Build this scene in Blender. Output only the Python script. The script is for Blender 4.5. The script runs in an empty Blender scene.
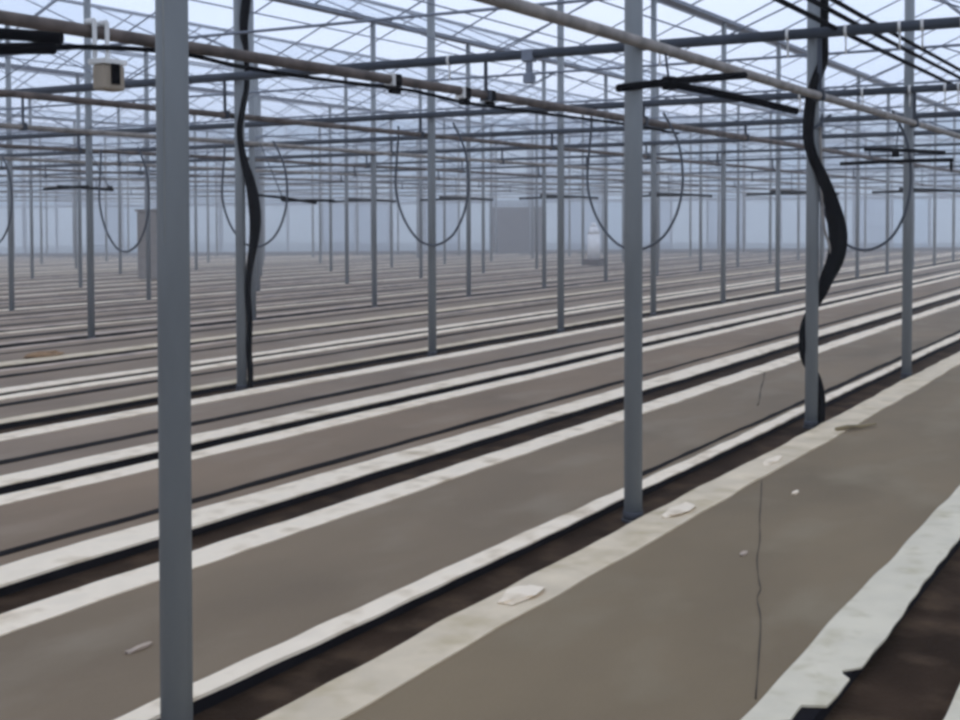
import bpy, math, random
from mathutils import Vector, Matrix
random.seed(7)
sc = bpy.context.scene
COL = sc.collection

# ---------------------------------------------------------------- camera
F, TH, PIT, ROLL, SY, H = 1247.357, 0.536, 0.033, -0.009, -97.825, 1.386
cam = bpy.data.cameras.new('camera')
cam.sensor_width = 36.0
cam.lens = F * 36.0 / 960.0
cam.shift_y = SY / 960.0
cam.clip_start = 0.05
cam.clip_end = 400
camo = bpy.data.objects.new('camera', cam)
COL.objects.link(camo)
camo.matrix_world = (Matrix.Translation((0, 0, H)) @ Matrix.Rotation(TH, 4, 'Z')
                     @ Matrix.Rotation(math.pi / 2 - PIT, 4, 'X') @ Matrix.Rotation(ROLL, 4, 'Z'))
sc.camera = camo
# The greenhouse is laid out on a grid: a = metres left of the camera across the beds, t = metres along the beds.


def P(a, t, z=0.0):
    return Vector((-a, t, z))


SK = -0.0688                                  # the cross rows run slightly askew


def post_t(k, i):
    return 2.425 + SK * 4.8 * k + 3.0 * i


def wall_t(a):                                # where the far end wall stands
    return 57.6 - 0.4535 * (a - 10.0)


# ---------------------------------------------------------------- materials
def mat(name, col, rough=0.7, metal=0.0, var=0.25, scale=8.0, stretch=(1, 1, 1), spots=None, bump=0.0, bscale=60, spec=0.3):
    m = bpy.data.materials.new(name)
    m.use_nodes = True
    nt = m.node_tree
    n, l = nt.nodes, nt.links
    b = n['Principled BSDF']
    b.inputs['Roughness'].default_value = rough
    b.inputs['Metallic'].default_value = metal
    b.inputs['Specular IOR Level'].default_value = spec
    tc = n.new('ShaderNodeTexCoord')
    mp = n.new('ShaderNodeMapping')
    mp.inputs['Scale'].default_value = stretch
    l.new(tc.outputs['Object'], mp.inputs['Vector'])
    nz = n.new('ShaderNodeTexNoise')
    nz.inputs['Scale'].default_value = scale
    nz.inputs['Detail'].default_value = 6
    l.new(mp.outputs['Vector'], nz.inputs['Vector'])
    rp = n.new('ShaderNodeValToRGB')
    rp.color_ramp.elements[0].position = 0.3
    rp.color_ramp.elements[1].position = 0.7
    rp.color_ramp.elements[0].color = [c * (1 - var) for c in col] + [1]
    rp.color_ramp.elements[1].color = [min(1, c * (1 + var)) for c in col] + [1]
    l.new(nz.outputs['Fac'], rp.inputs['Fac'])
    out = rp.outputs['Color']
    if spots:
        scol, sscale, lo, hi = spots
        n2 = n.new('ShaderNodeTexNoise')
        n2.inputs['Scale'].default_value = sscale
        n2.inputs['Detail'].default_value = 4
        l.new(mp.outputs['Vector'], n2.inputs['Vector'])
        r2 = n.new('ShaderNodeValToRGB')
        r2.color_ramp.elements[0].position = lo
        r2.color_ramp.elements[1].position = hi
        l.new(n2.outputs['Fac'], r2.inputs['Fac'])
        mx = n.new('ShaderNodeMix')
        mx.data_type = 'RGBA'
        l.new(r2.outputs['Color'], mx.inputs['Factor'])
        l.new(out, mx.inputs['A'])
        mx.inputs['B'].default_value = list(scol) + [1]
        out = mx.outputs['Result']
    l.new(out, b.inputs['Base Color'])
    if bump:
        n3 = n.new('ShaderNodeTexNoise')
        n3.inputs['Scale'].default_value = bscale
        n3.inputs['Detail'].default_value = 5
        l.new(tc.outputs['Object'], n3.inputs['Vector'])
        bp = n.new('ShaderNodeBump')
        bp.inputs['Strength'].default_value = bump
        bp.inputs['Distance'].default_value = 0.02
        l.new(n3.outputs['Fac'], bp.inputs['Height'])
        l.new(bp.outputs['Normal'], b.inputs['Normal'])
    return m


M = {}
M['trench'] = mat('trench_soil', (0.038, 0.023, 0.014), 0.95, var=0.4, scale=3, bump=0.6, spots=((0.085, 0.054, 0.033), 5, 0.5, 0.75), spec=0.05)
SOILS = [(0.184, 0.132, 0.073), (0.184, 0.131, 0.078), (0.198, 0.135, 0.082), (0.208, 0.148, 0.098)]
M['soil'] = [mat('bed_soil', c, 0.75, var=0.19, scale=1.1, stretch=(1, 0.55, 1), bump=0.15,
                 spots=((c[0] * 1.22, c[1] * 1.32, c[2] * 1.45), 2.3, 0.52, 0.74)) for c in SOILS]
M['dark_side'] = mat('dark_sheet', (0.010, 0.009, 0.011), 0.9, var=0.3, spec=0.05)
M['seam'] = mat('dark_seam', (0.010, 0.008, 0.008), 0.9, var=0.3, spec=0.05)
M['white'] = mat('white_film', (0.86, 0.72, 0.54), 0.55, var=0.08, scale=6, spots=((0.50, 0.38, 0.24), 6, 0.50, 0.76), bump=0.25, bscale=18)
M['cream'] = mat('cream_film', (0.64, 0.52, 0.36), 0.6, var=0.12, scale=5, spots=((0.46, 0.36, 0.21), 6, 0.50, 0.75), bump=0.25, bscale=18)
M['bluewhite'] = mat('speckled_film', (0.64, 0.565, 0.42), 0.5, var=0.08, scale=6, spots=((0.50, 0.43, 0.28), 9, 0.54, 0.75), bump=0.2, bscale=18)
M['dull'] = mat('dull_film', (0.44, 0.34, 0.26), 0.7, var=0.2, scale=3, spots=((0.2, 0.17, 0.15), 2, 0.5, 0.7))
M['post'] = mat('post_steel', (0.198, 0.215, 0.225), 0.6, 0.0, var=0.14, scale=5, stretch=(1, 1, 0.25))
M['foot'] = mat('foot_steel', (0.05, 0.052, 0.06), 0.8, var=0.3)
M['crack'] = mat('bed_crack', (0.055, 0.043, 0.032), 0.9, var=0.3)
M['stripe'] = mat('stripe_grey', (0.30, 0.31, 0.29), 0.6, var=0.2)
M['rail'] = mat('rail_steel', (0.090, 0.070, 0.060), 0.7, 0.0, var=0.5, scale=7)
M['railpale'] = mat('pale_rail_steel', (0.205, 0.185, 0.165), 0.6, 0.0, var=0.35, scale=9)
M['chord'] = mat('chord_steel', (0.035, 0.042, 0.055), 0.75, 0.0, var=0.3, scale=3)
M['lattice'] = mat('lattice_steel', (0.16, 0.18, 0.22), 0.6, var=0.2)
M['black'] = mat('black_rubber', (0.004, 0.004, 0.005), 0.9, var=0.3, spec=0.03)
M['hose'] = mat('grey_hose', (0.045, 0.052, 0.065), 0.6, var=0.2)
M['beige'] = mat('beige_paint', (0.27, 0.225, 0.17), 0.6, var=0.15)
M['strap'] = mat('pale_strap', (0.62, 0.62, 0.60), 0.7, var=0.15)
M['frame'] = mat('frame_metal', (0.36, 0.40, 0.44), 0.6, var=0.15)
M['dado'] = mat('dado_concrete', (0.16, 0.15, 0.15), 0.85, var=0.2)
M['door'] = mat('brown_door', (0.07, 0.05, 0.045), 0.7, var=0.2)
M['bin'] = mat('white_bin', (0.80, 0.80, 0.80), 0.6, var=0.05)
M['cab'] = mat('greybrown_cabinet', (0.20, 0.175, 0.155), 0.7, var=0.15)
M['rust'] = mat('rust_clod', (0.26, 0.16, 0.085), 0.95, var=0.3, scale=20)
M['stick'] = mat('stick_wood', (0.22, 0.17, 0.09), 0.85, var=0.25)


def glass(name, tint, solid, milk):
    m = bpy.data.materials.new(name)
    m.use_nodes = True
    n, l = m.node_tree.nodes, m.node_tree.links
    n.clear()
    o = n.new('ShaderNodeOutputMaterial')
    tr = n.new('ShaderNodeBsdfTransparent')
    tr.inputs['Color'].default_value = (*tint, 1)
    tl = n.new('ShaderNodeBsdfTranslucent')
    df = n.new('ShaderNodeBsdfDiffuse')
    tc = n.new('ShaderNodeTexCoord')
    nz = n.new('ShaderNodeTexNoise')
    nz.inputs['Scale'].default_value = 0.6
    l.new(tc.outputs['Object'], nz.inputs['Vector'])
    rp = n.new('ShaderNodeValToRGB')
    rp.color_ramp.elements[0].color = (*[c * 0.85 for c in milk], 1)
    rp.color_ramp.elements[1].color = (*milk, 1)
    l.new(nz.outputs['Fac'], rp.inputs['Fac'])
    l.new(rp.outputs['Color'], tl.inputs['Color'])
    l.new(rp.outputs['Color'], df.inputs['Color'])
    m1 = n.new('ShaderNodeMixShader')
    m1.inputs[0].default_value = 0.25
    l.new(tl.outputs[0], m1.inputs[1])
    l.new(df.outputs[0], m1.inputs[2])
    m2 = n.new('ShaderNodeMixShader')
    m2.inputs[0].default_value = solid
    l.new(tr.outputs[0], m2.inputs[1])
    l.new(m1.outputs[0], m2.inputs[2])
    l.new(m2.outputs[0], o.inputs['Surface'])
    return m


M['roofglass'] = glass('roof_glass', (0.95, 0.97, 0.99), 0.12, (0.9, 0.93, 0.97))
M['wallglass'] = [glass('wall_panel', t, 0.75, c) for t, c in
                  [((0.8, 0.9, 0.95), (0.56, 0.68, 0.78)), ((0.85, 0.92, 0.95), (0.68, 0.78, 0.84)), ((0.7, 0.78, 0.85), (0.46, 0.54, 0.62))]]


# ---------------------------------------------------------------- mesh helpers
class MB:
    def __init__(self):
        self.v, self.f, self.mi = [], [], []
        self.smooth = False

    def add(self, vs, fs, mi=0):
        o = len(self.v)
        self.v += [tuple(x) for x in vs]
        self.f += [tuple(i + o for i in f) for f in fs]
        self.mi += [mi] * len(fs)
        return self

    def box(self, a0, a1, t0, t1, z0, z1):
        x0, x1 = sorted((-a0, -a1))
        vs = [(x, y, z) for z in (z0, z1) for y in (t0, t1) for x in (x0, x1)]
        return self.add(vs, [(0, 2, 3, 1), (4, 5, 7, 6), (0, 1, 5, 4), (2, 6, 7, 3), (0, 4, 6, 2), (1, 3, 7, 5)])

    def obox(self, c, u, v, w):           # centre and three half axes
        c, u, v, w = map(Vector, (c, u, v, w))
        vs = [c + sx * u + sy * v + sz * w for sz in (-1, 1) for sy in (-1, 1) for sx in (-1, 1)]
        return self.add(vs, [(0, 2, 3, 1), (4, 5, 7, 6), (0, 1, 5, 4), (2, 6, 7, 3), (0, 4, 6, 2), (1, 3, 7, 5)])

    def tube(self, pts, r, n=10, cap=True):
        pts = [Vector(p) for p in pts]
        rs = r if isinstance(r, (list, tuple)) else [r] * len(pts)
        vs, fs = [], []
        T = []
        for i in range(len(pts)):
            d = pts[min(i + 1, len(pts) - 1)] - pts[max(i - 1, 0)]
            T.append(d.normalized())
        ref = Vector((0, 0, 1)) if abs(T[0].z) < 0.9 else Vector((1, 0, 0))
        u = T[0].cross(ref).normalized()
        for i, p in enumerate(pts):
            u = (u - T[i] * u.dot(T[i])).normalized()
            w = T[i].cross(u)
            for k in range(n):
                g = 2 * math.pi * k / n
                vs.append(p + (u * math.cos(g) + w * math.sin(g)) * rs[i])
        for i in range(len(pts) - 1):
            for k in range(n):
                k2 = (k + 1) % n
                fs.append((i * n + k, i * n + k2, (i + 1) * n + k2, (i + 1) * n + k))
        if cap:
            fs.append(tuple(range(n - 1, -1, -1)))
            fs.append(tuple((len(pts) - 1) * n + k for k in range(n)))
        self.smooth = True
        return self.add(vs, fs)

    def bar(self, p, q, r, n=8):
        return self.tube([p, q], r, n)

    def build(self, name, mats, parent=None, bevel=0.0):
        me = bpy.data.meshes.new(name)
        me.from_pydata(self.v, [], self.f)
        for m in (mats if isinstance(mats, list) else [mats]):
            me.materials.append(m)
        me.polygons.foreach_set('material_index', self.mi)
        me.validate()
        me.update()
        if self.smooth:
            for pl in me.polygons:
                pl.use_smooth = len(pl.vertices) == 4
        o = bpy.data.objects.new(name, me)
        COL.objects.link(o)
        if parent:
            o.parent = parent
        if bevel:
            b = o.modifiers.new('bevel', 'BEVEL')
            b.width = bevel
            b.segments = 2
        return o


def smooth_path(pts, sub=6):
    pts = [Vector(p) for p in pts]
    out = []
    for i in range(len(pts) - 1):
        p0, p1, p2, p3 = pts[max(i - 1, 0)], pts[i], pts[i + 1], pts[min(i + 2, len(pts) - 1)]
        for s in range(sub):
            u = s / sub
            out.append(0.5 * ((2 * p1) + (-p0 + p2) * u + (2 * p0 - 5 * p1 + 4 * p2 - p3) * u * u + (-p0 + 3 * p1 - 3 * p2 + p3) * u ** 3))
    out.append(pts[-1])
    return out


def tag(o, label, cat, group=None, kind=None):
    o['label'] = label
    o['category'] = cat
    if group:
        o['group'] = group
    if kind:
        o['kind'] = kind
    return o


def thing(name, label, cat, loc=(0, 0, 0), group=None):
    o = bpy.data.objects.new(name, None)
    o.empty_display_size = 0.1
    COL.objects.link(o)
    o.location = loc
    return tag(o, label, cat, group)


def struct(o, label=None):
    o['kind'] = 'structure'
    if label:
        o['label'] = label
    return o


def copy_thing(root):
    r = root.copy()
    COL.objects.link(r)
    for ch in list(root.children):
        c = ch.copy()
        COL.objects.link(c)
        c.parent = r
        for g in list(ch.children):
            d = g.copy()
            COL.objects.link(d)
            d.parent = c
    return r


ORD = ['first', 'second', 'third', 'fourth', 'fifth', 'sixth', 'seventh', 'eighth', 'ninth', 'tenth', 'eleventh', 'twelfth', 'thirteenth']
FLOOR = -0.045

# ---------------------------------------------------------------- setting: floor
b = MB()
b.add([P(70, -8, FLOOR), P(-9, -8, FLOOR), P(-9, 72, FLOOR), P(70, 72, FLOOR)], [(0, 1, 2, 3)])
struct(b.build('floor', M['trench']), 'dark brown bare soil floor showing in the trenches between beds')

# ---------------------------------------------------------------- setting: far end wall
W0, W1 = P(62, wall_t(62)), P(-7, wall_t(-7))
wd = (W1 - W0).normalized()                         # along the wall, left to right
wn = Vector((-wd.y, wd.x, 0))
if wn.y < 0:
    wn = -wn                                        # points away from the camera
WL = (W1 - W0).length
wall = bpy.data.objects.new('wall_back', None)
COL.objects.link(wall)
struct(wall, 'pale bluish translucent end wall of the greenhouse, faint in the haze')


def wp(s, z, off=0.0):
    return W0 + wd * s + wn * off + Vector((0, 0, z))


b = MB()
cell = 1.6
ns = int(WL / cell)
zs = [0.03, 2.25, 3.4, 4.75, 6.0]
rnd = random.Random(3)
for i in range(ns):
    for j in range(len(zs) - 1):
        mi = rnd.choice([0, 0, 1, 1, 2]) if j == 0 else rnd.choice([0, 0, 1, 2])
        b.add([wp(i * cell, zs[j]), wp((i + 1) * cell, zs[j]), wp((i + 1) * cell, zs[j + 1]), wp(i * cell, zs[j + 1])], [(0, 1, 2, 3)], mi)
b.build('glass_panels', M['wallglass'], wall)
b = MB()
for i in range(ns + 1):
    w = 0.05 if i % 3 else 0.09
    b.obox(wp(i * cell, 3.0, -0.04), wd * w, wn * 0.04, (0, 0, 3.0))
for z in zs[1:-1]:
    b.obox(wp(WL / 2, z, -0.05), wd * WL / 2, wn * 0.05, (0, 0, 0.06))
b.build('wall_frame', M['frame'], wall)
b = MB()
b.obox(wp(WL / 2, -0.01, -0.05), wd * WL / 2, wn * 0.12, (0, 0, 0.06))
b.build('concrete_base', M['dado'], wall)

# door in the end wall: spans pixel columns 492..545
DOORA = 27.5
sd = (P(DOORA, wall_t(DOORA)) - W0).dot(wd)
door = bpy.data.objects.new('door_1', None)
COL.objects.link(door)
struct(door, 'wide brown door panel in the hazy end wall')
b = MB()
b.obox(wp(sd, 0.98, -0.22), wd * 1.12, wn * 0.05, (0, 0, 1.02))
b.build('door_panel', M['door'], door)
b = MB()
for s in (-1.2, 1.2):
    b.obox(wp(sd + s, 1.0, -0.22), wd * 0.07, wn * 0.08, (0, 0, 1.04))
b.obox(wp(sd, 2.1, -0.22), wd * 1.27, wn * 0.08, (0, 0, 0.07))
b.build('door_frame', M['frame'], door)

# ---------------------------------------------------------------- setting: ridge-and-gutter glass roof
roof = bpy.data.objects.new('ceiling', None)
COL.objects.link(roof)
struct(roof, 'ridged glass roof with thin glazing bars, bright sky beyond')
GZ, RZ = 4.75, 5.75
T0 = -4.0
for k in range(-2, 12):
    a0 = 2.389 + 4.8 * k
    am, a1 = a0 + 2.4, a0 + 4.8
    for (u, zu, v, zv) in ((a0, GZ, am, RZ), (am, RZ, a1, GZ)):
        tu, tv = wall_t(u), wall_t(v)
        ts = max(T0, u * 0.55 - 6)
        MB().add([P(u, ts, zu), P(v, ts, zv), P(v, tv, zv), P(u, tu, zu)], [(0, 1, 2, 3)]).build('roof_glass', M['roofglass'], roof)
        g = MB()
        t = ts
        while t < min(tu, tv):
            pu, pv = P(u, t, zu - 0.02), P(v, t, zv - 0.02)
            d = (pv - pu) / 2
            g.obox((pu + pv) / 2, d, (0, 0.009, 0), (0, 0, 0.014))
            t += 2.0
        g.build('glazing_bars', M['lattice'], roof)
    ts = max(T0, a0 * 0.55 - 6)
    MB().box(a0 - 0.09, a0 + 0.09, ts, wall_t(a0) - 0.2, GZ - 0.09, GZ - 0.03).build('gutter', M['lattice'], roof)
    MB().box(am - 0.025, am + 0.025, ts, wall_t(am) - 0.2, RZ - 0.08, RZ - 0.02).build('ridge_bar', M['lattice'], roof)

# ---------------------------------------------------------------- the beds
# (near strip a0..a1, seam offset or None, bed .. , far strip a2..a3)


def wob(seed, amp):
    r = random.Random(seed)
    ph = [(r.uniform(0, 6.28), r.uniform(0.5, 1.5)) for _ in range(4)]
    fr = (0.9, 2.3, 6.1, 14.7)
    am = (1.0, 0.6, 0.45, 0.3)
    return lambda t: amp * sum(A * math.sin(fq * q * t + p) for A, fq, (p, q) in zip(am, fr, ph))


def strip(name, m, parent, e0, e1, t0, t1, z, th, seed, step, notch=None):
    """a thin low strip of film with wavering edges, e0 / e1 = its near / far edge across the beds"""
    n = max(2, int((t1 - t0) / step))
    w0, w1, wz = wob(seed, 0.0075), wob(seed + 1, 0.0075), wob(seed + 2, 0.0022)
    vs, fs = [], []
    for i in range(n + 1):
        t = t0 + (t1 - t0) * i / n
        q0, q1 = e0 + w0(t), e1 + w1(t)
        if notch:
            q0 += notch(t)
        zz = z + wz(t)
        m_ = (q0 + q1) / 2
        vs += [P(q0, t, z - th), P(q0, t, zz), P(m_, t, zz + 0.004), P(q1, t, zz), P(q1, t, z - th)]
    for i in range(n):
        for j in range(4):
            fs.append((i * 5 + j, i * 5 + j + 1, i * 5 + j + 6, i * 5 + j + 5))
        fs.append((i * 5 + 4, i * 5, i * 5 + 5, i * 5 + 9))
    fs.append((4, 3, 2, 1, 0))
    fs.append(tuple(n * 5 + j for j in range(5)))
    return MB().add(vs, fs).build(name, m, parent)


def torn(t):                                     # ragged tear near the bottom right corner of the picture
    if t < 3.33:
        return 0.090
    if t < 3.50:
        return 0.062
    if t < 3.56:
        return 0.0
    if 3.755 < t < 3.86:
        return 0.045 * (1 - abs(t - 3.795) / 0.065)
    return 0.0


# near start, near end, seam a (or None), far start, far end, soil index, near film, far film
BEDS = [
    (-0.98, -0.80, None, 0.47, 0.645, 0, 'white', 'bluewhite'),
    (0.950, 1.135, None, 2.088, 2.294, 0, 'bluewhite', 'cream'),
    (2.545, 2.635, 2.700, 3.530, 3.715, 1, 'white', 'white'),
    (4.020, 4.235, 4.400, 5.170, 5.350, 2, 'white', 'white'),
    (5.560, 5.770, 6.110, 6.720, 6.930, 3, 'white', 'white'),
    (7.330, 7.470, 8.060, 8.300, 8.480, 3, 'cream', 'white'),
    (8.660, 8.860, 9.560, 9.900, 10.050, 3, 'white', 'dull'),
    (10.300, 10.560, 11.300, 11.600, 11.750, 3, 'cream', 'dull'),
]
i = 0
a = 12.15
rnd = random.Random(11)
while a < 54:
    w = rnd.uniform(0.16, 0.26)
    BEDS.append((a, a + w, a + rnd.uniform(0.5, 0.8), a + 1.20, a + 1.33, 3, rnd.choice(['white', 'dull', 'cream', 'dull']), rnd.choice(['dull', 'white', 'dull'])))
    a += 1.6
BEDLAB = {
    0: 'soil bed at the bottom right corner, beyond the wide dark trench nearest the camera',
    1: 'broad foreground soil bed between speckled and cream film edges, crossed by a crack',
    2: 'grey-brown soil bed just behind the trench where the nearest posts stand',
    3: 'soil bed with a dark seam, third behind the speckled foreground strip',
    4: 'greyer narrow soil bed directly in front of the second post row',
    5: 'narrow pale-edged bed directly behind the second post row',
    6: 'soil bed second behind the second post row, under a rust-brown clod',
    7: 'narrow soil bed directly in front of the third post row',
}
for bi, (n0, n1, sm, f0, f1, si, nm, fm) in enumerate(BEDS):
    t0 = -1.0 if bi < 2 else max(-1.0, n0 * 0.62 - 1.6)
    t1 = wall_t(f1) - 5.0
    if bi in BEDLAB:
        o = thing('growing_bed', BEDLAB[bi], 'soil bed', P(n0, t0, FLOOR))
    else:
        o = thing('growing_bed', 'narrow hazy soil bed with pale edges, beyond the third post row', 'soil bed', P(n0, t0, FLOOR), 'far soil beds in the haze')
    off = Vector(o.location)
    step = 0.03 if bi < 2 else 0.06 if bi < 3 else (0.15 if bi < 8 else 0.5)
    parts = []
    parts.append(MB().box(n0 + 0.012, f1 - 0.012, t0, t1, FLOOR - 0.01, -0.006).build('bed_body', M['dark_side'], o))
    parts.append(MB().box(n1 - 0.02, f0 + 0.02, t0 + 0.01, t1 - 0.01, -0.005, 0.0).build('soil_surface', M['soil'][si], o))
    nt_ = torn if bi == 1 else None
    p1 = strip('film_edge', M[nm], o, n0, n1, t0, t1, 0.006, 0.009, 100 + bi * 7, step, nt_)
    p2 = strip('film_edge', M[fm], o, f0, f1, t0, t1, 0.006, 0.009, 104 + bi * 7, step)
    if nm != fm:
        p1['label'] = {'bluewhite': 'speckled bluish-white film edge', 'white': 'white film edge', 'dull': 'dull grey film edge', 'cream': 'cream film edge'}[nm]
        p2['label'] = {'bluewhite': 'speckled bluish-white film edge', 'white': 'white film edge', 'dull': 'dull grey film edge', 'cream': 'cream film edge'}[fm]
    parts += [p1, p2]
    if sm:
        w = 0.025 if bi == 2 else (0.035 if bi < 4 else (0.055 if bi < 8 else 0.10))
        parts.append(strip('dark_seam', M['seam'], o, sm - w, sm + w, 6.2 if bi == 2 else t0, t1, 0.004, 0.004, 107 + bi * 7, step))
    if bi == 1:
        pts = [(2.086, 6.424), (1.95, 6.0), (1.815, 5.56), (1.70, 5.2), (1.608, 4.898), (1.50, 4.60), (1.467, 4.504), (1.44, 4.38), (1.359, 4.162), (1.24, 3.777), (1.139, 3.458)]
        rr = random.Random(5)
        q = MB()
        pp = smooth_path([P(x + rr.uniform(-.004, .004), t + rr.uniform(-.004, .004), 0.001) for x, t in pts], 3)
        q.tube(pp, [0.0012 + 0.0016 * abs(math.sin(j * 0.9)) for j in range(len(pp))], 5)
        parts.append(q.build('crack', M['crack'], o))
    if bi == 2:
        pp = smooth_path([P(3.521, 10.93, 0.001), P(3.36, 10.4, 0.001), P(3.198, 9.825, 0.001), P(3.05, 9.35, 0.001), P(2.943, 8.97, 0.001)], 4)
        parts.append(MB().tube(pp, [0.004 + 0.002 * math.sin(j * 1.3) for j in range(len(pp))], 5).build('crack', M['crack'], o))
    for p_ in parts:
        p_.data.transform(Matrix.Translation(-off))

# ---------------------------------------------------------------- posts
RIGHT = Vector((math.cos(TH), math.sin(TH), 0))
FWD = Vector((-math.sin(TH), math.cos(TH), 0))
PR = 0.043


def make_post(label, group=None, seam=False):
    o = thing('support_post', label, 'post', (0, 0, 0), group)
    b = MB()
    b.tube([(0, 0, 0.0), (0, 0, GZ - FLOOR - 0.1)], PR, 20)
    b.build('post_tube', M['post'], o)
    b = MB()
    b.tube([(0, 0, 0.0), (0, 0, 0.012)], PR + 0.012, 16)
    b.tube([(0, 0, 0.012), (0, 0, 0.05)], PR + 0.005, 16)
    b.build('foot', M['foot'], o)
    if seam:  # adds a thin pale stripe up the tube, widening towards the top
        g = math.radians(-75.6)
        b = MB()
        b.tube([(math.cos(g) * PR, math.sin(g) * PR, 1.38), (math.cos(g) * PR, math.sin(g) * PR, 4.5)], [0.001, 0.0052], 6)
        b.build('pale_stripe', M['stripe'], o)['label'] = 'pale lengthwise stripe'
    return o


def set_post(o, a, t, lean):
    base = P(a, t, FLOOR)
    ax = Matrix.Rotation(lean, 4, FWD)
    o.matrix_world = Matrix.Translation(base) @ ax


P1LAB = {
    0: 'thick bluish-grey steel post closest to the camera, filling the full height at left',
    1: 'bare grey steel post in the nearest trench, next beyond the thick closest one',
    2: 'steel post in the nearest trench with a thick black cable winding down it',
    3: 'grey steel post in the nearest trench beyond the cable-wound one',
}
proto = None
posts = []
for k in range(0, 10):
    for i in range(0, 17):
        a_, t_ = 2.389 + 4.8 * k, post_t(k, i)
        w_ = a_ * math.sin(TH) + t_ * math.cos(TH)
        r_ = -a_ * math.cos(TH) + t_ * math.sin(TH)
        x = 480 + F * r_ / max(w_, 0.1)
        if w_ < 1 or x < -25 or x > 975 or t_ > wall_t(a_) - 1.0:
            continue
        grp = None
        if k == 0:
            if i > 3:
                continue
            lab = P1LAB[i]
        elif k == 1:
            lab = ('steel post in the second row with a black cable bulging at its right side' if i == 2 else
                   'slim grey post, %s of the second row counting from its cable-hung left post' % ORD[min(i - 2, 12)])
            if i > 8:
                lab, grp = 'faint post near the far right end of the second row', 'far posts of the second row'
        elif k == 2:
            lab = 'thin grey post, %s visible of the third row counting from the left' % ORD[min(i - 3, 12)]
            if i > 8:
                lab, grp = 'faint post near the far right end of the third row', 'far posts of the third row'
        else:
            lab, grp = 'faint thin post standing in the haze behind the third post row', 'far posts in the haze'
        if proto is None:
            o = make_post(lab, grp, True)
            first = o
            proto = make_post(lab, grp)
            spare = proto
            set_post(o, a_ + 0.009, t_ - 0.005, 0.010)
            posts.append(o)
            continue
        if spare is not None:
            o, spare = proto, None
        else:
            o = copy_thing(proto)
        o['label'] = lab
        if grp:
            o['group'] = grp
        elif 'group' in o:
            del o['group']
        set_post(o, a_, t_, 0.006)
        posts.append(o)

# ---------------------------------------------------------------- overhead rails along the beds
RAILS = [(2.31, 2.205, 'railpale', 'pale grey overhead rail running beside the nearest post row', 0.027),
         (4.79, 2.335, 'rail', 'dark brown overhead rail carrying the beige trolley, between the first two post rows', 0.033)]
for j in list(range(2, 8)) + [9, 11, 13, 15]:
    RAILS.append((2.39 + 2.4 * j, 2.30, 'railpale' if j % 2 else 'rail', None, 0.026 if j < 6 else 0.020))
for j, (a_, z_, m_, lab, r_) in enumerate(RAILS):
    if lab is None:
        if j < 6:
            lab, grp = '%s overhead rail counted from the nearest post row, fading leftwards' % ORD[j], None
        else:
            lab, grp = 'faint overhead rail far back in the haze above the back rows', 'far overhead rails'
    else:
        grp = None
    t0, t1 = max(0.5, 0.62 * a_ - 2), wall_t(a_) - 0.4
    a2 = a_ + (0.06 if (j % 2 == 0 and j > 0) else 0)
    o = thing('overhead_rail', lab, 'rail', P(a2, t0, z_), grp)
    if j == 1:
        for tc_, dz in ((6.96, 0.0), (7.86, -0.01), (8.23, 0.0)):
            q_ = MB()
            q_.obox((0, tc_ - t0, dz), (0.040, 0, 0), (0, 0.035, 0), (0, 0, 0.042))
            q_.obox((0, tc_ - t0, dz - 0.065), (0.022, 0, 0), (0, 0.05, 0), (0, 0, 0.022))
            q_.build('rail_clamp', M['black'], o, bevel=0.006)
            q_ = MB()
            q_.obox((0, tc_ - t0 - 0.055, dz), (0.038, 0, 0), (0, 0.016, 0), (0, 0, 0.042))
            q_.build('clamp_band', M['strap'], o, bevel=0.004)['label'] = 'pale clamp band'
    n = 24
    wz = wob(900 + j, 0.004)
    b = MB().tube([(0, (t1 - t0) * q / n, wz((t1 - t0) * q / n)) for q in range(n + 1)], r_, 10)
    b.build('rail_pipe', M[m_], o)
    for q in (2, 3, 4, 5, 6, 7, 9, 11):              # hangers from the cross girders
        tg = 2.425 + SK * (a2 - 2.389) + 3.0 * q - 0.085
        if tg < t0 + .1 or tg > t1 or (j > 7 and q > 12):
            continue
        zg = 2.62 if q == 2 else 2.50
        b = MB()
        b.obox((0, tg - t0, (zg - z_) / 2 + 0.01), (0.014, 0, 0), (0, 0.005, 0), (0, 0, (zg - z_) / 2 - 0.005))
        b.obox((0, tg - t0, 0), (r_ + 0.007, 0, 0), (0, 0.022, 0), (0, 0, r_ + 0.008))
        b.build('rail_hanger', M['chord'], o)

# three thin dark heating pipes by the nearest row, upper right
for (a_, z_, lab) in ((2.20, 2.635, 'lowest of three thin dark parallel pipes at the upper right'),
                      (2.20, 2.735, 'middle one of three thin dark parallel pipes at the upper right'),
                      (2.20, 2.812, 'topmost of three thin dark parallel pipes at the upper right')):
    b = MB().tube([P(a_, 6.4, z_ + 0.01), P(a_, 9, z_), P(a_, 15, z_ + .004), P(a_, 24, z_), P(a_, wall_t(a_) - 0.5, z_)], 0.017, 8)
    tag(b.build('heating_pipe', M['black']), lab, 'pipe')

# limp dark cable slung under the brown rail
b = MB().tube(smooth_path([P(4.74, 3.4, 2.10), P(4.72, 4.0, 2.215), P(4.74, 4.8, 2.285), P(4.76, 5.4, 2.268), P(4.76, 6.15, 2.265), P(4.76, 7.1, 2.28),
                           P(4.76, 7.9, 2.252), P(4.76, 9.2, 2.26), P(4.76, 10.6, 2.27), P(4.76, 12, 2.26)], 5), 0.013, 8)
tag(b.build('power_cable', M['black']), 'thin dark cable slung just below the dark brown overhead rail', 'cable')

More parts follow.
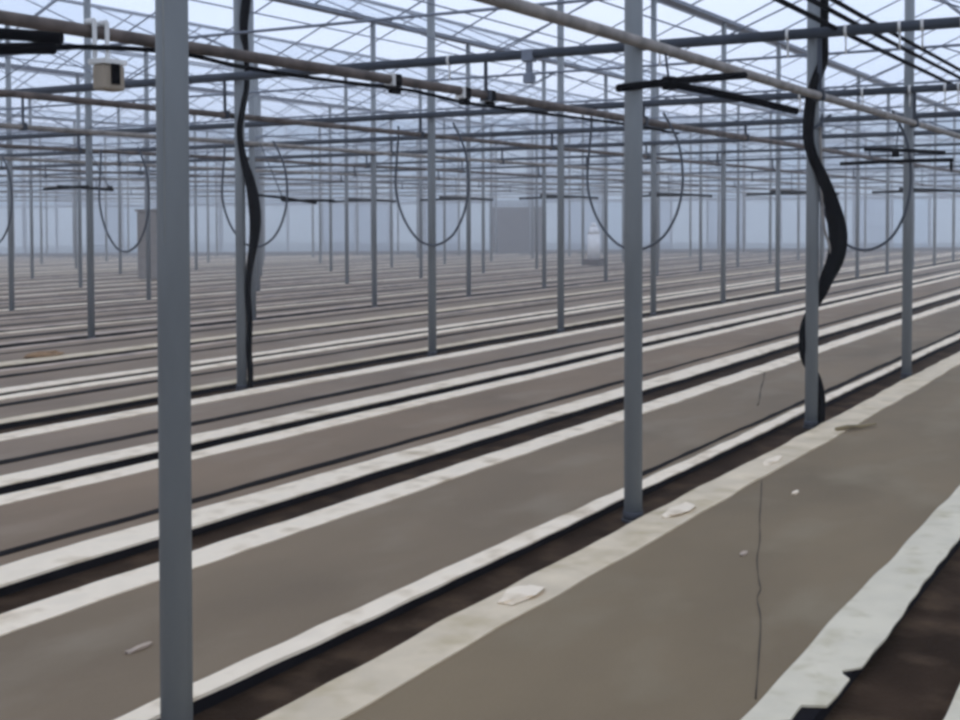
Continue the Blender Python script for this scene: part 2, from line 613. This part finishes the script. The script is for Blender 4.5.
# ---------------------------------------------------------------- lattice girders across the house on each post line
for q in [2, 3, 4, 5, 6, 7, 9, 11, 13, 15]:
    zl = 2.62 if q == 2 else 2.50
    zu = zl + 0.36
    aa = [x for x in [-0.5 + 0.5 * s for s in range(0, 110)] if True]

    def gp(a_, z_):
        return P(a_, 2.425 + SK * (a_ - 2.389) + 3.0 * q - 0.085, z_)
    amin = -0.6
    amax = min(54.0, 3.0 * q / 0.72 + 2.0)
    while post_t(0, q) + SK * (amax - 2.389) > wall_t(amax) - 0.8 and amax > amin + 2:
        amax -= 0.5
    if amax < 3:
        continue
    if q < 6:
        lab, grp = '%s lattice girder across the house counting from the camera' % ORD[q - 2], None
    else:
        lab, grp = 'faint lattice girder crossing the house far back in the haze', 'far lattice girders'
    o = thing('lattice_girder', lab, 'girder', gp(amin, zl), grp)
    off = Vector(o.location)
    b = MB().tube([gp(amin, zl), gp((amin + amax) / 2, zl), gp(amax, zl)], 0.036 if q == 2 else (0.033 if q < 6 else 0.024), 10)
    p1 = b.build('lower_chord', M['chord'], o)
    b = MB().tube([gp(amin, zu), gp(amax, zu)], 0.013, 8)
    p2 = b.build('upper_chord', M['lattice'], o)
    b = MB()
    a_, up = amin, 0
    while a_ < amax - 0.9:
        b.bar(gp(a_, zu if up else zl), gp(a_ + 0.9, zl if up else zu), 0.0065, 5)
        a_ += 0.9
        up = 1 - up
    p3 = b.build('lattice_web', M['lattice'], o)
    ps = [p1, p2, p3]
    if q == 2:
        b = MB()
        b.obox(gp(4.43, zl - 0.01), (0.045, 0, 0), (0, 0.043, 0), (0, 0, 0.045))
        b.obox(gp(4.43, zl - 0.10), (0.022, 0, 0), (0, 0.02, 0), (0, 0, 0.06))
        b.obox(gp(4.43, zl - 0.18), (0.040, 0, 0), (0, 0.03, 0), (0, 0, 0.035))
        ps.append(b.build('pulley_block', M['lattice'], o, bevel=0.006))
    if q < 4:
        for ac in ([1.42, 1.66, 1.80, 2.14, 2.52, 3.42, 5.1] if q == 2 else [1.95, 2.06, 2.35, 2.75, 3.3]):
            b = MB()
            r_ = 0.041
            b.tube([gp(ac - 0.009, zl), gp(ac + 0.009, zl)], r_, 10)
            b.obox(gp(ac, zl - 0.09), (0.006, 0, 0), (0, 0.003, 0), (0, 0, 0.06))
            ps.append(b.build('pale_tie', M['strap'], o))
    for p_ in ps:
        p_.data.transform(Matrix.Translation(-off))

# thin bracing wires under the roof
WIRES = [(0.9, 3.25), (3.6, 3.45), (6.0, 3.3), (8.4, 3.5), (10.8, 3.35), (13.2, 3.5), (16.2, 3.4), (20.4, 3.5)]
for j, (a_, z_) in enumerate(WIRES):
    b = MB().tube([P(a_, max(6, a_ * 0.7), z_), P(a_ + 0.3, 30, z_ + .1), P(a_, wall_t(a_) - 1, z_)], 0.008, 5)
    tag(b.build('bracing_wire', M['lattice']), 'thin straight wire stretched above the girders below the glass roof', 'wire', 'bracing wires under the roof')

# ---------------------------------------------------------------- sagging hose loops on one cross line


def loop_t(a_):
    return 11.3 + SK * (a_ - 2.389)


LOOPS = [(2.73, 0.40, 1.10, 2.32, 'hose loop drooping from the rail beside the cable-wound right post'),
         (4.87, 0.485, 1.10, 2.40, 'hose loop drooping behind the bare grey post right of centre'),
         (7.10, 0.44, 1.14, 2.40, 'hose loop drooping behind the slim second-row post near centre'),
         (9.38, 0.46, 1.12, 2.30, 'hose loop drooping behind the second-row post with the black cable'),
         (11.30, 0.40, 1.06, 2.30, 'hose loop drooping just left of the thick closest post'),
         (13.55, 0.42, 1.12, 2.28, 'leftmost hose loop, drooping at the left edge')]
for (ac, hw, zb, zt, lab) in LOOPS:
    prof = [(-0.62, 1.0), (-0.90, 0.80), (-1.0, 0.60), (-0.99, 0.42), (-0.86, 0.24), (-0.6, 0.09), (-0.25, 0.012), (0.08, 0.0), (0.42, 0.05),
            (0.75, 0.19), (0.95, 0.36), (1.02, 0.52), (0.98, 0.72), (0.93, 0.90), (0.92, 1.0)]
    # profile runs right to left across the beds
    pts = [P(ac + hw * u, loop_t(ac + hw * u) + 0.02 * math.sin(u * 2), zb + (zt - zb) * v) for u, v in prof]
    o = MB().tube(smooth_path(pts, 4), 0.0125, 8).build('irrigation_hose', M['hose'])
    tag(o, lab, 'hose', 'hose loops on the cross line')

# ---------------------------------------------------------------- spray booms: two thin dark arms from one pivot


def boom(label, p0, q0, p1, q1, piv, r, drops=(), group=None, hang=None):
    o = thing('spray_boom', label, 'spray boom', piv, group)
    c = Vector(piv)
    for (s, e) in ((p0, q0), (p1, q1)):
        s, e = Vector(s) - c, Vector(e) - c
        m = (s + e) / 2 + Vector((0, 0, 0.006))
        MB().tube(smooth_path([s, m, e], 5), r, 8).build('arm', M['black'], o)
    MB().tube([Vector((0, 0, -0.03)), Vector((0, 0, 0.03))], r * 1.8, 10).build('pivot', M['black'], o)
    for d in drops:
        d = Vector(d) - c
        MB().tube([d, d + Vector((0, 0, -0.06)), d + Vector((0.005, 0, -0.1))], [r * .7, r * .8, r * .4], 8).build('nozzle', M['black'], o)
    if hang:
        MB().tube([Vector((0, 0, 0.0)), Vector(hang) - c], 0.006, 6).build('hanger_rod', M['hose'], o)
    return o


fr = loop_t
boom('pair of thin dark spray arms hanging right of the cable-wound right post',
     P(2.86, 10.98, 1.855), P(1.93, 11.03, 1.862), P(2.66, 11.0, 1.975), P(2.0, 11.05, 1.925), P(2.40, 11.02, 1.93), 0.017,
     drops=[P(1.95, 11.03, 1.86)], hang=P(2.37, 11.02, 2.2))
boom('forked pair of black spray arms hanging between the bare and cable-wound posts',
     P(2.37, 5.24, 1.986), P(2.13, 6.29, 2.129), P(2.31, 5.61, 2.042), P(1.87, 6.33, 1.932), P(2.28, 5.63, 2.038), 0.019,
     hang=P(2.30, 5.63, 2.19))
boom('black paired spray arms cut off by the left edge near the top',
     P(4.42, 3.25, 2.165), P(3.99, 3.46, 2.130), P(4.42, 3.25, 2.085), P(4.01, 3.44, 2.09), P(4.38, 3.28, 2.125), 0.024,
     hang=P(4.70, 3.55, 2.31))
boom('thin dark spray arms just left of the thick closest post',
     P(12.35, 10.60, 1.86), P(11.52, 10.72, 1.80), P(12.6, 10.6, 1.83), P(11.9, 10.68, 1.85), P(11.55, 10.70, 1.82), 0.018,
     hang=P(11.85, 10.66, 2.28))
boom('thin dark spray arms right of the second-row post with the black cable',
     P(9.35, 10.85, 1.70), P(8.55, 10.88, 1.60), P(9.0, 10.87, 1.63), P(8.30, 10.88, 1.62), P(9.0, 10.86, 1.655), 0.015,
     hang=P(9.3, 10.84, 2.28))
for (a_, t_) in ((7.2, 24.0), (9.6, 23.6), (12.0, 23.4), (14.4, 23.2), (16.8, 23.0), (4.8, 24.2)):
    boom('faint spray arms hanging far back in the haze behind the hose loops',
         P(a_ + 0.9, t_, 1.86), P(a_ - 0.5, t_ + .1, 1.87), P(a_ + 0.4, t_, 1.92), P(a_ - 0.9, t_ + .1, 1.84), P(a_, t_ + .05, 1.88), 0.026,
         group='far spray arms', hang=P(a_, t_ + .05, 2.3))

# ---------------------------------------------------------------- beige trolley on the brown rail
o = thing('rail_trolley', 'small beige trolley with a black slot hanging on the dark brown rail, upper left', 'trolley', P(4.70, 4.36, 2.335))
b = MB()
b.obox((0, 0, -0.232), (0.045, 0, 0), (0, 0.066, 0), (0, 0, 0.062))
b.build('housing', M['beige'], o, bevel=0.012)
b = MB()
b.obox((0.047, -0.0, -0.215), (0.006, 0, 0), (0, 0.026, 0), (0, 0, 0.05))
b.build('slot', M['black'], o)
b = MB()
b.obox((-0.005, 0, -0.155), (0.058, 0, 0), (0, 0.075, 0), (0, 0, 0.013))
b.build('cover_plate', M['strap'], o, bevel=0.004)
for s in (-1, 1):
    b = MB()
    b.obox((-0.049, s * 0.04, -0.05), (0.004, 0, 0), (0, 0.012, 0), (0, 0, 0.10))
    b.build('hanger_arm', M['strap'], o)
    b = MB()
    b.tube([(-0.054, s * 0.04, 0.046), (-0.102, s * 0.04, 0.046)], 0.017, 12)
    b.build('wheel', M['strap'], o)

# ---------------------------------------------------------------- black cables on the posts


def cable(name, label, pts, r, extra=()):
    o = MB().tube(smooth_path(pts, 6), r, 10).build(name, M['black'])
    tag(o, label, 'cable')
    for (ps, rr, m_, nm) in extra:
        MB().tube(smooth_path(ps, 6), rr, 6).build(nm, M[m_], o)
    return o


def cp(a, t, z, dx=0.0, df=0.0):                    # offset from a post: dx to the right, df away from the camera
    v = P(a, t, z) + RIGHT * dx + FWD * df
    return v


A3, T3 = 2.389, post_t(0, 2)
npts = [(3.2, 0.062, 0.0), (2.85, 0.072, 0.02), (2.62, 0.076, 0.03), (2.45, 0.06, -0.03), (2.34, 0.01, -0.078), (2.2, -0.03, -0.066), (1.95, -0.045, -0.045), (1.80, -0.02, -0.075), (1.69, 0.03, -0.08),
        (1.58, 0.085, -0.05), (1.45, 0.13, -0.03), (1.28, 0.168, -0.02), (1.12, 0.155, -0.02), (0.98, 0.10, -0.01), (0.86, 0.062, 0.03), (0.76, 0.02, 0.075),
        (0.64, -0.04, 0.05), (0.5, -0.056, 0.02), (0.4, -0.02, 0.07), (0.3, 0.045, 0.045), (0.18, 0.066, 0.0), (0.05, 0.066, -0.01), (-0.02, 0.06, -0.01)]
rad = []
pth = [cp(A3, T3, z, dx + z * 0.006, df) for (z, dx, df) in npts]
sp = smooth_path(pth, 6)
rr = []
for p_ in sp:
    z = p_.z
    rr.append(0.026 + 0.038 * math.exp(-((z - 1.25) / 0.36) ** 2) + 0.012 * math.exp(-((z - 2.1) / 0.35) ** 2) + 0.01 * math.exp(-((z - 2.8) / 0.3) ** 2))
o = MB().tube(sp, rr, 12).build('power_cable', M['black'])
tag(o, 'thick black cable bundle bulging to the right of the nearest-row post at right', 'cable')
MB().tube(smooth_path([cp(A3, T3, z, dx, df) for z, dx, df in ((2.0, 0.05, -.04), (1.75, 0.052, -.055), (1.5, 0.06, -.05), (1.32, 0.075, -.05), (1.2, 0.11, -.045), (1.1, 0.125, -.04))], 6), 0.009, 6).build('pale_wire', M['railpale'], o)
MB().tube(smooth_path([cp(A3, T3, 1.97, -0.06, -0.05), cp(A3, T3, 2.0, 0.02, -0.06), cp(A3, T3, 2.08, 0.12, -0.05)], 5), 0.011, 6).build('tie_arm', M['hose'], o)

A5, T5 = 2.389 + 4.8, post_t(1, 2)
npts = [(3.6, 0.11, -.03), (3.3, 0.10, -0.05), (3.05, 0.075, -0.06), (2.85, 0.07, 0.02), (2.6, 0.076, 0.03), (2.4, 0.06, -0.03), (2.2, 0.03, -0.068), (2.05, 0.035, -0.06),
        (1.9, 0.06, -0.04), (1.75, 0.10, -0.03), (1.6, 0.125, -0.02), (1.4, 0.14, -0.02), (1.2, 0.12, -0.02), (1.0, 0.085, -0.02), (0.8, 0.066, -0.01),
        (0.55, 0.075, 0.0), (0.3, 0.066, 0), (0.12, 0.075, 0), (-0.02, 0.07, 0)]
sp = smooth_path([cp(A5, T5, z, dx, df) for z, dx, df in npts], 6)
rr = [0.026 + 0.026 * math.exp(-((p_.z - 1.5) / 0.36) ** 2) + 0.014 * math.exp(-((p_.z - 3.2) / 0.3) ** 2) for p_ in sp]
tag(MB().tube(sp, rr, 12).build('power_cable', M['black']), 'black cable bundle bulging beside the left post of the second row', 'cable')

# ---------------------------------------------------------------- small things
o = thing('storage_bin', 'small white upright bin on a dark base far down the beds', 'bin', P(16.5, 34.6, 0.0))
b = MB()
for (z0, r0, z1, r1) in ((0.2, 0.2, 0.95, 0.2), (0.95, 0.2, 1.18, 0.12), (1.18, 0.12, 1.3, 0.06)):
    b.tube([(0, 0, z0), (0, 0, z1)], [r0, r1], 14)
b.build('bin_body', M['bin'], o)
b = MB()
b.obox((0, 0, 0.1), (0.26, 0, 0), (0, 0.26, 0), (0, 0, 0.1))
b.build('base', M['door'], o, bevel=0.01)

o = thing('tall_cabinet', 'tall grey-brown cabinet half hidden behind the thick closest post', 'cabinet', P(23.0, 22.8, 0))
b = MB()
b.obox((0, 0, 0.85), (0.42, 0, 0), (0, 0.25, 0), (0, 0, 0.85))
b.build('cabinet_body', M['cab'], o, bevel=0.03)
b = MB()
b.obox((0, 0, 1.73), (0.45, 0, 0), (0, 0.28, 0), (0, 0, 0.03))
b.build('lid', M['cab'], o, bevel=0.01)

rnd = random.Random(2)
b = MB()
rings, seg = 5, 14
vs, fs = [], []
for j in range(rings + 1):
    g = j / rings * math.pi / 2
    for q in range(seg):
        th_ = 2 * math.pi * q / seg
        k_ = 1 + rnd.uniform(-0.16, 0.16)
        vs.append((math.cos(th_) * math.cos(g) * 0.10 * k_, math.sin(th_) * math.cos(g) * 0.26 * k_, math.sin(g) * 0.045 * k_))
for j in range(rings):
    for q in range(seg):
        fs.append((j * seg + q, j * seg + (q + 1) % seg, (j + 1) * seg + (q + 1) % seg, (j + 1) * seg + q))
b.add(vs, fs)
o = b.build('soil_clod', M['rust'])
o.location = P(10.63, 8.90, 0.012)
tag(o, 'rust-brown soil clod lying on a pale bed edge near the left edge', 'clod')

b = MB().tube([P(2.13, 8.08, 0.018), P(2.08, 8.17, 0.022), P(2.02, 8.26, 0.018), P(1.955, 8.42, 0.016)], [0.012, 0.016, 0.013, 0.007], 7)
tag(b.build('wooden_stick', M['stick']), 'short yellowish-brown stick lying by the foot of the cable-wound right post', 'stick')

# scraps of white film
SCR = [(2.20, 3.98, 'whitish film scrap on the cream strip, lower left of the bare grey post', 0.055, 0.13),
       (2.185, 5.50, 'large white film scrap on the cream strip at right of the bare grey post foot', 0.05, 0.17),
       (2.17, 6.875, 'white film scrap on the cream strip at the top of the crack', 0.03, 0.14),
       (1.83, 6.17, 'tiny white film scrap on the foreground bed, farther one right of the crack', 0.012, 0.05),
       (1.682, 4.944, 'tiny dull film scrap on the foreground bed close left of the crack', 0.01, 0.04),
       (3.02, 2.886, 'tiny dull film scrap on the bed left of the thick closest post', 0.012, 0.06)]
for j, (a_, t_, lab, ha, ht) in enumerate(SCR):
    rnd = random.Random(40 + j)
    vs, n = [], 12
    for zt in (0.0, 0.006):
        for q in range(n):
            g = 2 * math.pi * q / n
            k_ = rnd.uniform(0.7, 1.15)
            vs.append((math.cos(g) * ha * k_, math.sin(g) * ht * k_, zt + rnd.uniform(0, 0.004) * (zt > 0)))
    fs = [tuple(range(n - 1, -1, -1)), tuple(range(n, 2 * n))] + [(q, (q + 1) % n, n + (q + 1) % n, n + q) for q in range(n)]
    o = MB().add(vs, fs).build('film_scrap', M['white'] if j < 4 else M['dull'])
    o.location = P(a_, t_, 0.012 if j < 3 else 0.001)
    tag(o, lab, 'scrap')

# ---------------------------------------------------------------- haze filling the house
hz = bpy.data.materials.new('haze')
hz.use_nodes = True
n, l = hz.node_tree.nodes, hz.node_tree.links
n.clear()
o_ = n.new('ShaderNodeOutputMaterial')
vsn = n.new('ShaderNodeVolumeScatter')
vsn.inputs['Color'].default_value = (0.95, 0.97, 1.0, 1)
# the haze thickens towards the far end wall
tc = n.new('ShaderNodeTexCoord')
dt = n.new('ShaderNodeVectorMath')
dt.operation = 'DOT_PRODUCT'
l.new(tc.outputs['Object'], dt.inputs[0])
dt.inputs[1].default_value = (wn.x / 30, wn.y / 30, 0)


def mth(op, a_, b_):
    q_ = n.new('ShaderNodeMath')
    q_.operation = op
    for j_, v_ in enumerate((a_, b_)):
        if isinstance(v_, (int, float)):
            q_.inputs[j_].default_value = v_
        else:
            l.new(v_, q_.inputs[j_])
    return q_.outputs[0]


dens = mth('ADD', mth('MULTIPLY', mth('POWER', mth('MAXIMUM', dt.outputs['Value'], 0.0), 1.5), 0.0085), 0.0014)
l.new(dens, vsn.inputs['Density'])
vsn.inputs['Anisotropy'].default_value = 0.0
l.new(vsn.outputs[0], o_.inputs['Volume'])
b = MB().box(-8.8, 66, -7.8, 71, -0.3, 6.4)
o = b.build('haze', hz)
tag(o, 'thin bluish-white haze filling the whole greenhouse', 'haze', kind='stuff')

# ---------------------------------------------------------------- overcast sky
w = bpy.data.worlds.new('sky')
sc.world = w
w.use_nodes = True
n, l = w.node_tree.nodes, w.node_tree.links
bg = n['Background']
tc = n.new('ShaderNodeTexCoord')
nz = n.new('ShaderNodeTexNoise')
nz.inputs['Scale'].default_value = 2.2
nz.inputs['Detail'].default_value = 5
l.new(tc.outputs['Generated'], nz.inputs['Vector'])
rp = n.new('ShaderNodeValToRGB')
rp.color_ramp.elements[0].position = 0.35
rp.color_ramp.elements[1].position = 0.65
rp.color_ramp.elements[0].color = (0.66, 0.77, 1.0, 1)
rp.color_ramp.elements[1].color = (0.80, 0.87, 1.03, 1)
l.new(nz.outputs['Fac'], rp.inputs['Fac'])
l.new(rp.outputs['Color'], bg.inputs['Color'])
bg.inputs['Strength'].default_value = 1.08

# ---------------------------------------------------------------- render look
sc.view_settings.view_transform = 'Standard'
sc.view_settings.look = 'None'
sc.view_settings.gamma = 1
sc.view_settings.use_curve_mapping = False
sc.view_settings.exposure = 0.2
sc.cycles.use_denoising = True
sc.cycles.filter_width = 3.2
sc.cycles.transparent_max_bounces = 32
sc.cycles.max_bounces = 8
sc.cycles.volume_bounces = 2
